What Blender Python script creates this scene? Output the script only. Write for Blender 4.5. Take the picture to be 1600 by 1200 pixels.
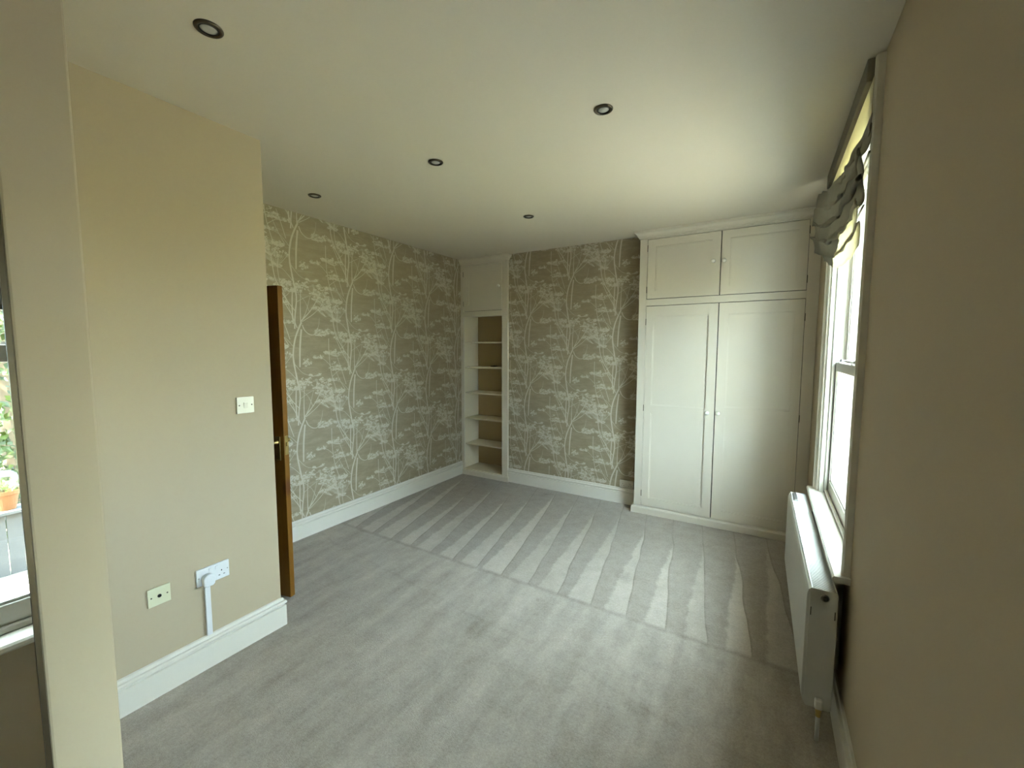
import bpy, bmesh, math, random
from mathutils import Vector, Matrix, noise as mnoise

# ------------------------------------------------------------------ reset
for o in list(bpy.data.objects):
    bpy.data.objects.remove(o, do_unlink=True)
SC = bpy.context.scene
COL = SC.collection
PI = math.pi

# ------------------------------------------------------------------ camera
FPX = 659.17                      # focal length in pixels of the 1600 x 1200 frame
YAW, PITCH, ROLL = 0.5434, 0.0821, -0.0018
cam_d = bpy.data.cameras.new('camera')
cam_d.sensor_fit = 'HORIZONTAL'
cam_d.sensor_width = 36.0
cam_d.lens = FPX / 1600.0 * 36.0
cam_d.clip_start = 0.02
cam_d.clip_end = 300.0
cam = bpy.data.objects.new('camera', cam_d)
COL.objects.link(cam)
cam.matrix_world = (Matrix.Translation((0, 0, 1.6)) @ Matrix.Rotation(YAW, 4, 'Z')
                    @ Matrix.Rotation(PI / 2 - PITCH, 4, 'X') @ Matrix.Rotation(-ROLL, 4, 'Z'))
SC.camera = cam

# ------------------------------------------------------------------ world (hazy bright sky) and sun
SKY_STRENGTH = 4.6
SUN_STRENGTH = 11.0
EXPOSURE = 3.48
world = bpy.data.worlds.new('sky')
SC.world = world
world.use_nodes = True
wn = world.node_tree
for n in list(wn.nodes):
    wn.nodes.remove(n)
w_out = wn.nodes.new('ShaderNodeOutputWorld')
w_bg = wn.nodes.new('ShaderNodeBackground')
w_sky = wn.nodes.new('ShaderNodeTexSky')
w_sky.sky_type = 'HOSEK_WILKIE'
w_sky.turbidity = 4.0
w_sky.ground_albedo = 0.3
SUN_EL, SUN_AZ = math.radians(50), math.radians(-80)      # sun stands along the window wall, towards -y
sun_dir = Vector((math.cos(SUN_EL) * math.cos(SUN_AZ), math.cos(SUN_EL) * math.sin(SUN_AZ), math.sin(SUN_EL)))
w_sky.sun_direction = sun_dir
w_mix = wn.nodes.new('ShaderNodeMix')
w_mix.data_type = 'RGBA'
w_mix.inputs[0].default_value = 0.80
w_mix.inputs[7].default_value = (0.68, 0.87, 1.0, 1)      # thin high cloud
wn.links.new(w_sky.outputs[0], w_mix.inputs[6])
wn.links.new(w_mix.outputs[2], w_bg.inputs[0])
w_bg.inputs[1].default_value = SKY_STRENGTH
wn.links.new(w_bg.outputs[0], w_out.inputs[0])

sun_d = bpy.data.lights.new('sun', 'SUN')
sun_d.energy = SUN_STRENGTH
sun_d.angle = math.radians(1.5)
sun_d.color = (1.0, 0.94, 0.82)
sun = bpy.data.objects.new('sun', sun_d)
COL.objects.link(sun)
sun.rotation_euler = sun_dir.to_track_quat('Z', 'Y').to_euler()
sun.location = (-6, 0, 9)

SC.view_settings.view_transform = 'Standard'
SC.view_settings.look = 'None'
SC.view_settings.exposure = EXPOSURE
SC.view_settings.gamma = 1.0
SC.view_settings.use_curve_mapping = False
try:
    SC.cycles.use_denoising = True
    SC.cycles.denoiser = 'OPENIMAGEDENOISE'
    SC.cycles.max_bounces = 14
    SC.cycles.diffuse_bounces = 4
    SC.cycles.glossy_bounces = 5
    SC.cycles.transparent_max_bounces = 16
    SC.cycles.caustics_reflective = True
    SC.cycles.sample_clamp_indirect = 6.0
except Exception:
    pass

# ================================================================== helpers
def wm(o):
    m = Matrix.Identity(4)
    while o is not None:
        m = o.matrix_basis @ m
        o = o.parent
    return m

def obj(name, bm, mat, parent=None, smooth=False, bevel=0.0, kind=None, label=None, seg=2):
    """world-space bmesh -> one mesh object (parented, kept in place)"""
    if parent is not None:
        bm.transform(wm(parent).inverted())
    bmesh.ops.recalc_face_normals(bm, faces=bm.faces)
    me = bpy.data.meshes.new(name)
    bm.to_mesh(me)
    bm.free()
    o = bpy.data.objects.new(name, me)
    COL.objects.link(o)
    if parent is not None:
        o.parent = parent
    me.materials.append(mat)
    if smooth:
        for p in me.polygons:
            p.use_smooth = True
    if bevel > 0:
        md = o.modifiers.new('bevel', 'BEVEL')
        md.width = bevel
        md.segments = seg
        md.limit_method = 'ANGLE'
        md.angle_limit = math.radians(40)
    if kind:
        o['kind'] = kind
    if label:
        o['label'] = label
    return o

def thing(name, label, cat, loc=(0, 0, 0), rotz=0.0, group=None, kind=None):
    o = bpy.data.objects.new(name, None)
    o.empty_display_size = 0.05
    COL.objects.link(o)
    o.location = loc
    o.rotation_euler = (0, 0, rotz)
    o.matrix_basis = Matrix.Translation(loc) @ Matrix.Rotation(rotz, 4, 'Z')
    o['label'] = label
    if cat:
        o['category'] = cat
    if group:
        o['group'] = group
    if kind:
        o['kind'] = kind
    return o

def tag(o, label, cat=None, group=None, kind=None):
    o['label'] = label
    if cat:
        o['category'] = cat
    if group:
        o['group'] = group
    if kind:
        o['kind'] = kind
    return o

def box(bm, x0, x1, y0, y1, z0, z1):
    vs = [bm.verts.new((x, y, z)) for x in (x0, x1) for y in (y0, y1) for z in (z0, z1)]
    for f in ((0, 1, 3, 2), (4, 6, 7, 5), (0, 4, 5, 1), (2, 3, 7, 6), (0, 2, 6, 4), (1, 5, 7, 3)):
        bm.faces.new([vs[i] for i in f])
    return vs

def boxes(*lst):
    bm = bmesh.new()
    for b in lst:
        box(bm, *b)
    return bm

def prism(bm, pts, axis, a0, a1):
    """polygon pts (2-D) extruded along an axis: 'x' -> pts=(y,z), 'y' -> (x,z), 'z' -> (x,y)"""
    def P(p, a):
        if axis == 'x':
            return (a, p[0], p[1])
        if axis == 'y':
            return (p[0], a, p[1])
        return (p[0], p[1], a)
    A = [bm.verts.new(P(p, a0)) for p in pts]
    B = [bm.verts.new(P(p, a1)) for p in pts]
    n = len(pts)
    bm.faces.new(A)
    bm.faces.new(B[::-1])
    for i in range(n):
        bm.faces.new((A[i], A[(i + 1) % n], B[(i + 1) % n], B[i]))

def sweep(bm, path, prof, side=1):
    """profile (out, z) swept along an open XY path with mitred corners; 'out' is to the left*side of the path"""
    n = len(path)
    P = [Vector(p) for p in path]
    rings = []
    for i in range(n):
        d0 = (P[i] - P[i - 1]).normalized() if i > 0 else None
        d1 = (P[i + 1] - P[i]).normalized() if i < n - 1 else None
        if d0 is None:
            d0 = d1
        if d1 is None:
            d1 = d0
        n0 = Vector((-d0.y, d0.x)) * side
        n1 = Vector((-d1.y, d1.x)) * side
        m = (n0 + n1)
        m = m / max(1e-6, m.dot(n0))
        rings.append([bm.verts.new((P[i].x + m.x * o_, P[i].y + m.y * o_, z)) for o_, z in prof])
    k = len(prof)
    for i in range(n - 1):
        for j in range(k):
            bm.faces.new((rings[i][j], rings[i][(j + 1) % k], rings[i + 1][(j + 1) % k], rings[i + 1][j]))
    bm.faces.new(rings[0])
    bm.faces.new(rings[-1][::-1])

def lathe(bm, prof, c=(0, 0, 0), axis='z', n=24):
    """profile (r, h) revolved around an axis through c"""
    rings = []
    for r, h in prof:
        ring = []
        for i in range(n):
            a = 2 * PI * i / n
            u, v = r * math.cos(a), r * math.sin(a)
            if axis == 'z':
                p = (c[0] + u, c[1] + v, c[2] + h)
            elif axis == 'y':
                p = (c[0] + u, c[1] + h, c[2] + v)
            else:
                p = (c[0] + h, c[1] + u, c[2] + v)
            ring.append(bm.verts.new(p))
        rings.append(ring)
    for a, b in zip(rings[:-1], rings[1:]):
        for i in range(n):
            bm.faces.new((a[i], a[(i + 1) % n], b[(i + 1) % n], b[i]))
    bm.faces.new(rings[0])
    bm.faces.new(rings[-1][::-1])

def tube(bm, pts, r, n=10):
    P = [Vector(p) for p in pts]
    rings = []
    for i, p in enumerate(P):
        d = (P[min(i + 1, len(P) - 1)] - P[max(i - 1, 0)]).normalized()
        up = Vector((0, 0, 1)) if abs(d.z) < 0.9 else Vector((1, 0, 0))
        a = d.cross(up).normalized()
        b = d.cross(a)
        rr = r[i] if isinstance(r, (list, tuple)) else r
        rings.append([bm.verts.new(p + a * rr * math.cos(2 * PI * k / n) + b * rr * math.sin(2 * PI * k / n)) for k in range(n)])
    for a, b in zip(rings[:-1], rings[1:]):
        for i in range(n):
            bm.faces.new((a[i], a[(i + 1) % n], b[(i + 1) % n], b[i]))
    bm.faces.new(rings[0])
    bm.faces.new(rings[-1][::-1])

def copy_tree(o, parent=None):
    c = o.copy()
    COL.objects.link(c)
    c.parent = parent
    for ch in list(o.children):
        copy_tree(ch, c)
    return c

# ================================================================== materials
class G:
    """tiny expression builder for shader math"""
    def __init__(s, nt):
        s.nt = nt
    def m(s, op, a, b=None, c=None, clamp=False):
        n = s.nt.nodes.new('ShaderNodeMath')
        n.operation = op
        n.use_clamp = clamp
        for i, v in enumerate((a, b, c)):
            if v is None:
                continue
            if isinstance(v, (int, float)):
                n.inputs[i].default_value = v
            else:
                s.nt.links.new(v, n.inputs[i])
        return n.outputs[0]
    def add(s, a, b): return s.m('ADD', a, b)
    def sub(s, a, b): return s.m('SUBTRACT', a, b)
    def mul(s, a, b): return s.m('MULTIPLY', a, b)
    def step(s, v, e0, e1):
        n = s.nt.nodes.new('ShaderNodeMapRange')
        n.interpolation_type = 'SMOOTHSTEP'
        for i, q in ((0, v), (1, e0), (2, e1)):
            if isinstance(q, (int, float)):
                n.inputs[i].default_value = q
            else:
                s.nt.links.new(q, n.inputs[i])
        return n.outputs[0]
    def noise(s, vec, scale, detail=3.0, rough=0.55, dist=0.0):
        n = s.nt.nodes.new('ShaderNodeTexNoise')
        n.inputs['Scale'].default_value = scale
        n.inputs['Detail'].default_value = detail
        n.inputs['Roughness'].default_value = rough
        n.inputs['Distortion'].default_value = dist
        s.nt.links.new(vec, n.inputs['Vector'])
        return n.outputs[0]
    def mapping(s, vec, scale=(1, 1, 1), rot=(0, 0, 0), loc=(0, 0, 0)):
        n = s.nt.nodes.new('ShaderNodeMapping')
        n.inputs['Scale'].default_value = scale
        n.inputs['Rotation'].default_value = rot
        n.inputs['Location'].default_value = loc
        s.nt.links.new(vec, n.inputs['Vector'])
        return n.outputs[0]
    def mixc(s, f, a, b):
        n = s.nt.nodes.new('ShaderNodeMix')
        n.data_type = 'RGBA'
        for i, q in ((0, f), (6, a), (7, b)):
            if isinstance(q, (int, float)):
                n.inputs[i].default_value = q
            elif isinstance(q, tuple):
                n.inputs[i].default_value = (q[0], q[1], q[2], 1)
            else:
                s.nt.links.new(q, n.inputs[i])
        return n.outputs[2]

def newmat(name):
    m = bpy.data.materials.new(name)
    m.use_nodes = True
    nt = m.node_tree
    bs = nt.nodes.get('Principled BSDF')
    return m, nt, bs, G(nt)

def coords(nt, which='Object'):
    t = nt.nodes.new('ShaderNodeTexCoord')
    return t.outputs[which]

def bump(nt, bs, h, strength=0.2, dist=0.002):
    b = nt.nodes.new('ShaderNodeBump')
    b.inputs['Strength'].default_value = strength
    b.inputs['Distance'].default_value = dist
    nt.links.new(h, b.inputs['Height'])
    nt.links.new(b.outputs[0], bs.inputs['Normal'])

def paint(name, col, rough=0.6, var=0.04, scale=3.0, bscale=160.0, bstr=0.08, spec=0.3, metal=0.0):
    m, nt, bs, g = newmat(name)
    c = coords(nt)
    f = g.noise(c, scale, 4)
    a = tuple(max(0, v * (1 - var)) for v in col)
    b = tuple(min(1, v * (1 + var)) for v in col)
    nt.links.new(g.mixc(f, a, b), bs.inputs['Base Color'])
    bs.inputs['Roughness'].default_value = rough
    bs.inputs['Specular IOR Level'].default_value = spec
    bs.inputs['Metallic'].default_value = metal
    if bstr > 0:
        bump(nt, bs, g.noise(c, bscale, 3), bstr, 0.001)
    return m

M = {}
M['wall'] = paint('wall_paint', (0.46, 0.38, 0.26), 0.75, 0.025, 1.5, 90, 0.10, 0.2)
M['ceil'] = paint('ceiling_paint', (0.66, 0.595, 0.47), 0.8, 0.02, 1.2, 70, 0.06, 0.2)
M['rwall'] = M['wall']
M['trim'] = paint('skirting_gloss', (0.68, 0.635, 0.545), 0.35, 0.02, 6, 60, 0.03, 0.45)
M['joinery'] = paint('cream_eggshell', (0.63, 0.57, 0.46), 0.42, 0.025, 4, 80, 0.04, 0.4)
M['shelfback'] = paint('shaded_cream_back', (0.46, 0.35, 0.19), 0.55, 0.05, 3, 60, 0.04, 0.3)  # cream browned and darkened to paint in the light falloff at the back
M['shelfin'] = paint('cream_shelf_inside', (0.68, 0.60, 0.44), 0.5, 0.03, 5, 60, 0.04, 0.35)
M['shadowgap'] = paint('gap_shade', (0.02, 0.018, 0.012), 0.9, 0.1, 8, 60, 0.0)  # near-black colour standing for the shade inside door gaps
M['knob'] = paint('knob_china', (0.82, 0.79, 0.70), 0.25, 0.02, 20, 60, 0.0, 0.5)
M['hinge'] = paint('dark_hinge', (0.09, 0.075, 0.05), 0.5, 0.2, 40, 60, 0.0, 0.4, 0.6)
M['plastic'] = paint('white_plastic', (0.70, 0.70, 0.70), 0.3, 0.01, 30, 60, 0.0, 0.45)
M['cream_plastic'] = paint('aged_cream_plastic', (0.66, 0.64, 0.44), 0.35, 0.02, 30, 60, 0.0, 0.45)
M['switch_plastic'] = paint('switch_plastic', (0.74, 0.69, 0.56), 0.3, 0.015, 30, 60, 0.0, 0.45)
M['black'] = paint('black_hole', (0.012, 0.012, 0.012), 0.6, 0.2, 40, 60, 0.0)
M['steel'] = paint('steel_screw', (0.35, 0.34, 0.32), 0.35, 0.1, 60, 60, 0.0, 0.5, 0.8)
M['bronze'] = paint('bronze_rim', (0.085, 0.066, 0.040), 0.38, 0.15, 40, 60, 0.0, 0.5, 0.7)
M['lens'] = paint('lamp_glass', (0.50, 0.48, 0.43), 0.15, 0.15, 90, 300, 0.4, 0.6)
M['brass'] = paint('brass', (0.55, 0.42, 0.17), 0.3, 0.1, 40, 60, 0.0, 0.5, 1.0)
M['rad'] = paint('radiator_enamel', (0.60, 0.59, 0.54), 0.32, 0.015, 6, 60, 0.02, 0.45)
M['ext_white'] = paint('exterior_white_paint', (0.62, 0.63, 0.64), 0.6, 0.03, 5, 80, 0.1, 0.3)
M['ext_sill'] = paint('stone_sill_paint', (0.80, 0.81, 0.80), 0.7, 0.10, 14, 60, 0.3, 0.3)
M['sash'] = paint('sash_paint', (0.56, 0.53, 0.46), 0.35, 0.02, 6, 60, 0.02, 0.45)
M['render'] = paint('outside_render', (0.55, 0.52, 0.46), 0.9, 0.1, 6, 40, 0.3)
M['terracotta'] = paint('terracotta', (0.10, 0.04, 0.012), 0.8, 0.15, 12, 60, 0.3)
M['greyboard'] = paint('weathered_board', (0.05, 0.05, 0.05), 0.85, 0.2, 16, 60, 0.4)
M['bark'] = paint('bark', (0.12, 0.09, 0.06), 0.9, 0.3, 14, 40, 0.6)
M['darkitem'] = paint('dark_item', (0.03, 0.025, 0.02), 0.5, 0.2, 30, 60, 0.0)

def lawn_mat():
    m, nt, bs, g = newmat('lawn_grass')
    c = coords(nt)
    f = g.noise(c, 1.2, 6, 0.7)
    f2 = g.noise(c, 40.0, 3)
    nt.links.new(g.mixc(g.mul(g.add(f, f2), 0.5), (0.30, 0.29, 0.12), (0.55, 0.50, 0.27)), bs.inputs['Base Color'])
    bs.inputs['Roughness'].default_value = 0.95
    bump(nt, bs, f2, 0.6, 0.02)
    return m
M['lawn'] = lawn_mat()

def leaf_mat(name, a, b):
    m, nt, bs, g = newmat(name)
    gi = nt.nodes.new('ShaderNodeNewGeometry')
    nt.links.new(g.mixc(gi.outputs['Random Per Island'], a, b), bs.inputs['Base Color'])
    bs.inputs['Roughness'].default_value = 0.55
    tr = nt.nodes.new('ShaderNodeBsdfTranslucent')
    tr.inputs[0].default_value = (b[0], b[1], b[2] * 0.5, 1)
    mx = nt.nodes.new('ShaderNodeMixShader')
    mx.inputs[0].default_value = 0.25
    out = nt.nodes.get('Material Output')
    nt.links.new(bs.outputs[0], mx.inputs[1])
    nt.links.new(tr.outputs[0], mx.inputs[2])
    nt.links.new(mx.outputs[0], out.inputs[0])
    return m
M['leaf'] = leaf_mat('hedge_leaf', (0.010, 0.020, 0.005), (0.055, 0.078, 0.014))
M['leaf2'] = leaf_mat('pot_plant_leaf', (0.04, 0.09, 0.02), (0.14, 0.19, 0.06))

def glass_mat(name, tint=(0.96, 0.98, 0.97)):
    m = bpy.data.materials.new(name)
    m.use_nodes = True
    nt = m.node_tree
    for n in list(nt.nodes):
        nt.nodes.remove(n)
    out = nt.nodes.new('ShaderNodeOutputMaterial')
    t = nt.nodes.new('ShaderNodeBsdfTransparent')
    t.inputs[0].default_value = (tint[0], tint[1], tint[2], 1)
    gl = nt.nodes.new('ShaderNodeBsdfGlossy')
    gl.inputs['Roughness'].default_value = 0.01
    mx = nt.nodes.new('ShaderNodeMixShader')
    mx.inputs[0].default_value = 0.05
    nt.links.new(t.outputs[0], mx.inputs[1])
    nt.links.new(gl.outputs[0], mx.inputs[2])
    nt.links.new(mx.outputs[0], out.inputs[0])
    return m
M['glass'] = glass_mat('window_glass')
M['clear'] = glass_mat('clear_plastic', (0.9, 0.95, 0.9))

def mirror_mat():
    m, nt, bs, g = newmat('mirror_silver')
    c = coords(nt)
    nt.links.new(g.mixc(g.noise(c, 2.0), (0.90, 0.92, 0.91), (0.93, 0.95, 0.94)), bs.inputs['Base Color'])
    bs.inputs['Metallic'].default_value = 1.0
    bs.inputs['Roughness'].default_value = 0.0
    return m
M['mirror'] = mirror_mat()

def pine_mat():
    m, nt, bs, g = newmat('varnished_pine')
    c = coords(nt)
    st = g.mapping(c, (9, 9, 0.7))
    w = g.noise(st, 3.0, 5, 0.6, 1.2)
    fine = g.noise(g.mapping(c, (60, 60, 1.5)), 4.0, 3)
    knots = nt.nodes.new('ShaderNodeTexVoronoi')
    knots.inputs['Scale'].default_value = 1.6
    nt.links.new(g.mapping(c, (3.0, 3.0, 1.2), loc=(0.3, 0.1, 0.45)), knots.inputs['Vector'])
    k = g.step(knots.outputs['Distance'], 0.16, 0.06)
    base = g.mixc(w, (0.15, 0.062, 0.006), (0.25, 0.112, 0.012))
    base = g.mixc(g.mul(fine, 0.35), base, (0.10, 0.045, 0.006))
    base = g.mixc(g.mul(k, 0.8), base, (0.09, 0.025, 0.006))
    nt.links.new(base, bs.inputs['Base Color'])
    bs.inputs['Roughness'].default_value = 0.42
    bs.inputs['Specular IOR Level'].default_value = 0.28
    bump(nt, bs, fine, 0.05, 0.001)
    return m
M['pine'] = pine_mat()

def paper_mat():
    m, nt, bs, g = newmat('taupe_wallpaper')
    c = coords(nt)
    f = g.noise(g.mapping(c, (1, 1, 3.5)), 7.0, 5, 0.7)
    nt.links.new(g.mixc(g.step(f, 0.35, 0.75), (0.285, 0.235, 0.148), (0.36, 0.30, 0.20)), bs.inputs['Base Color'])
    bs.inputs['Roughness'].default_value = 0.6
    bs.inputs['Specular IOR Level'].default_value = 0.3
    return m
M['paper'] = paper_mat()
M['print'] = paint('pearl_white_print', (0.54, 0.487, 0.375), 0.5, 0.05, 12, 60, 0.0, 0.35)
M['print_soft'] = paint('soft_grey_print', (0.40, 0.35, 0.25), 0.55, 0.06, 12, 60, 0.0, 0.3)

def carpet_mat():
    m, nt, bs, g = newmat('grey_carpet')
    c = coords(nt)
    sp = nt.nodes.new('ShaderNodeSeparateXYZ')
    nt.links.new(c, sp.inputs[0])
    x, y = sp.outputs[0], sp.outputs[1]
    wob = g.sub(g.noise(c, 1.3, 2), 0.5)
    # --- strokes left by the vacuum cleaner, beyond the line y = 2.43
    yy = g.sub(y, 2.43)
    lean = g.add(0.13, g.mul(g.sub(-0.35, x), 0.06))
    u = g.m('DIVIDE', g.add(g.add(x, g.mul(yy, lean)), g.mul(wob, 0.07)), 0.222)
    cell = g.m('FLOOR', u)
    ph = g.m('FRACT', u)
    wn_ = nt.nodes.new('ShaderNodeTexWhiteNoise')
    wn_.noise_dimensions = '1D'
    nt.links.new(cell, wn_.inputs['W'])
    rnd = wn_.outputs[0]
    length = g.add(1.05, g.mul(rnd, 0.65))
    wdt = g.m('MULTIPLY', g.sub(1.0, g.m('DIVIDE', yy, length)), g.add(0.50, g.mul(rnd, 0.30)))
    edge = g.sub(g.sub(1.0, ph), wdt)
    wn2 = nt.nodes.new('ShaderNodeTexWhiteNoise')
    wn2.noise_dimensions = '1D'
    nt.links.new(g.add(cell, 37.3), wn2.inputs['W'])
    rag = g.sub(g.noise(c, 16.0, 4, 0.7), 0.5)
    patchy = g.step(g.noise(g.mapping(c, (2.2, 1.0, 1)), 2.4, 4, 0.65), 0.25, 0.7)
    light = g.mul(g.step(g.add(edge, g.mul(rag, 0.30)), 0.06, -0.04), g.add(0.35, g.mul(g.add(g.mul(wn2.outputs[0], 0.6), g.mul(patchy, 0.6)), 0.75)))
    groove = g.mul(g.mul(g.step(g.m('ABSOLUTE', g.sub(ph, 0.02)), 0.04, 0.0), 0.5), g.add(0.2, patchy))
    reg = g.step(y, 2.405, 2.45)
    stroke = g.mul(reg, g.sub(g.sub(g.mul(light, 1.0), 0.38), groove))
    # --- older flattened tracks in front of it
    tr = g.noise(g.mapping(c, (5.5, 1.1, 1), (0, 0, 0.55)), 1.6, 4, 0.6)
    front = g.mul(g.sub(1.0, reg), g.mul(g.sub(tr, 0.5), 1.7))
    lip = g.mul(g.step(g.m('ABSOLUTE', g.sub(y, g.add(2.415, g.mul(wob, 0.05)))), 0.03, 0.0), -0.35)
    seam = g.mul(g.step(g.m('ABSOLUTE', g.sub(g.add(y, g.mul(x, 0.12)), g.add(1.78, g.mul(wob, 0.2)))), 0.02, 0.0), -0.12)
    blot = g.mul(g.step(g.noise(c, 2.1, 5, 0.65), 0.60, 0.80), -0.45)
    mott = g.mul(g.sub(g.noise(c, 11.0, 5, 0.75), 0.5), 1.1)
    pile = g.noise(c, 330.0, 2)
    pile2 = g.noise(c, 120.0, 3, 0.7)
    grain = g.add(g.add(g.mul(g.sub(pile, 0.5), 1.2), g.mul(g.sub(pile2, 0.5), 1.3)), g.mul(g.sub(g.noise(c, 62.0, 3, 0.75), 0.5), 1.0))
    # dents of furniture feet
    dent = None
    for dx, dy, r in ((-1.136, 2.161, 0.022), (-1.082, 2.299, 0.018), (-1.19, 2.30, 0.014), (-0.785, 2.871, 0.09), (-1.334, 1.865, 0.10), (-1.06, 1.69, 0.07), (-0.42, 1.79, 0.08)):
        d = g.m('SQRT', g.add(g.m('POWER', g.sub(x, dx), 2), g.m('POWER', g.sub(y, dy), 2)))
        e = g.step(g.add(d, g.mul(mott, 0.10)), r * 1.2, r * 0.2)
        dent = e if dent is None else g.m('MAXIMUM', dent, e)
    tot = g.add(g.add(g.add(g.mul(stroke, 0.75), front), g.add(lip, seam)), g.add(g.add(blot, mott), g.add(grain, g.mul(dent, -0.38))))
    f = g.m('ADD', g.mul(tot, 0.42), 0.5, clamp=True)
    nt.links.new(g.mixc(f, (0.172, 0.143, 0.108), (0.60, 0.535, 0.455)), bs.inputs['Base Color'])
    bs.inputs['Roughness'].default_value = 0.95
    bs.inputs['Specular IOR Level'].default_value = 0.1
    bs.inputs['Sheen Weight'].default_value = 0.15
    bump(nt, bs, g.add(g.add(pile, pile2), g.mul(stroke, 0.6)), 0.45, 0.004)
    return m
M['carpet'] = carpet_mat()

def linen_mat(name='linen_blind_cloth', lo=(0.19, 0.172, 0.135), hi=(0.30, 0.275, 0.22), trc=(0.62, 0.58, 0.46, 1), w=0.10):
    m, nt, bs, g = newmat(name)
    c = coords(nt)
    f = g.noise(c, 14.0, 4)
    wv = g.noise(g.mapping(c, (40, 500, 500)), 1.0, 2)
    nt.links.new(g.mixc(g.mul(g.add(f, wv), 0.5), lo, hi), bs.inputs['Base Color'])
    bs.inputs['Roughness'].default_value = 0.85
    bs.inputs['Specular IOR Level'].default_value = 0.15
    tr = nt.nodes.new('ShaderNodeBsdfTranslucent')
    tr.inputs[0].default_value = trc
    mx = nt.nodes.new('ShaderNodeMixShader')
    mx.inputs[0].default_value = w
    out = nt.nodes.get('Material Output')
    nt.links.new(bs.outputs[0], mx.inputs[1])
    nt.links.new(tr.outputs[0], mx.inputs[2])
    nt.links.new(mx.outputs[0], out.inputs[0])
    bump(nt, bs, wv, 0.3, 0.001)
    return m
M['linen'] = linen_mat()
M['lining'] = linen_mat('cream_lining', (0.55, 0.52, 0.42), (0.66, 0.62, 0.50), (0.80, 0.74, 0.54, 1), 0.45)

# ================================================================== the room (metres; camera stands at x=0, y=0)
H = 2.70
XR = 0.326            # window wall
XA, YA = -2.3506, 1.306   # near left wall and the corner where it ends
XW = -3.319           # papered left wall
YB = 4.2745           # papered chimney breast
YALC = 4.56           # alcove backs
YF = -2.60            # wall behind the camera
WT = 0.45             # outside wall thickness
XM = -0.855           # end face of the dividing nib / mirror doors
NIB0, NIB1 = 0.139, 0.2135

def struct(name, bm, mat, label, bevel=0.0):
    return tag(obj(name, bm, mat, None, bevel=bevel), label, None, None, 'structure')

struct('floor', boxes((XW - 0.3, XR + 0.02, YF - 0.3, 5.0, -0.25, 0.0)), M['carpet'], 'grey fitted carpet with vacuum cleaner strokes')
struct('ceiling', boxes((XW - 0.3, XR + WT, YF - 0.3, 5.0, H, H + 0.30)), M['ceil'], 'plain off-white ceiling with recessed spotlights')
wl = struct('wall_left', boxes((XW - 0.25, XW, NIB0, 5.0, 0, H)), M['paper'], 'left wall papered in taupe with white cow parsley print')
wb = struct('wall_back', boxes((-2.632, -1.06, YB, 5.0, 0, H)), M['paper'], 'chimney breast papered in taupe with white umbel print')
struct('wall_alcove', boxes((XW, -2.632, YALC + 0.03, 5.0, 0, H), (-1.06, XR, 4.72, 5.0, 0, H)), M['wall'], 'plain alcove walls behind the built-in joinery')
struct('wall_near_left', boxes((XA - 0.10, XA, NIB1, YA, 0, H)), M['wall'], 'plain cream wall with light switch and sockets')
struct('wall_doorway', boxes((XW, -3.285, YA - 0.10, YA, 0, H), (-2.515, XA - 0.10, YA - 0.10, YA, 0, H), (-3.285, -2.515, YA - 0.10, YA, 2.03, H)), M['wall'], 'wall with the doorway behind the plain cream wall')
struct('wall_nib', boxes((XW, XM, NIB0, NIB1, 0, H)), M['wall'], 'narrow cream end of the dividing wall in the foreground', 0.003)
struct('wall_front', boxes((XW - 0.25, XR + WT, YF - 0.3, YF, 0, H)), M['wall'], 'plain wall behind the camera')
struct('wall_closet', boxes((XM - 0.72, XM - 0.62, YF, NIB0, 0, H)), M['wall'], 'back of the mirrored closet')

# window wall with its two openings
W1 = (2.185, 3.352)
W2 = (-0.08, 0.47)
ZS, ZH = 0.655, 2.615
struct('wall_right', boxes(
    (XR, XR + WT, YF, W2[0], -0.6, H), (XR, XR + WT, W2[1], W1[0], -0.6, H), (XR, XR + WT, W1[1], 5.0, -0.6, H),
    (XR, XR + WT, W2[0], W2[1], -0.6, ZS), (XR, XR + WT, W2[0], W2[1], ZH, H),
    (XR, XR + WT, W1[0], W1[1], -0.6, ZS), (XR, XR + WT, W1[0], W1[1], ZH, H)), M['wall'], 'plain window wall in shade on the right')

# ---- skirting boards
SK = [(0, 0), (0.020, 0), (0.020, 0.118), (0.0105, 0.121), (0.0105, 0.126), (0.0205, 0.130), (0.0235, 0.138), (0.0205, 0.146),
      (0.011, 0.148), (0.011, 0.155), (0.008, 0.163), (0.0, 0.166)]
def skirting(name, path, side, label):
    bm = bmesh.new()
    sweep(bm, path, SK, side)
    return struct(name, bm, M['trim'], label)
skirting('baseboard_near_left', [(XA, NIB1), (XA, YA), (XA - 0.10, YA)], -1, 'white moulded skirting under the light switch wall')
skirting('baseboard_left', [(XW, YA), (XW, 4.247)], -1, 'white moulded skirting under the papered left wall')
skirting('baseboard_back', [(-2.632, YB), (-1.06, YB)], -1, 'white moulded skirting under the chimney breast')
skirting('baseboard_right', [(XR, 4.10), (XR, YF)], -1, 'white moulded skirting under the window wall')

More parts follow.
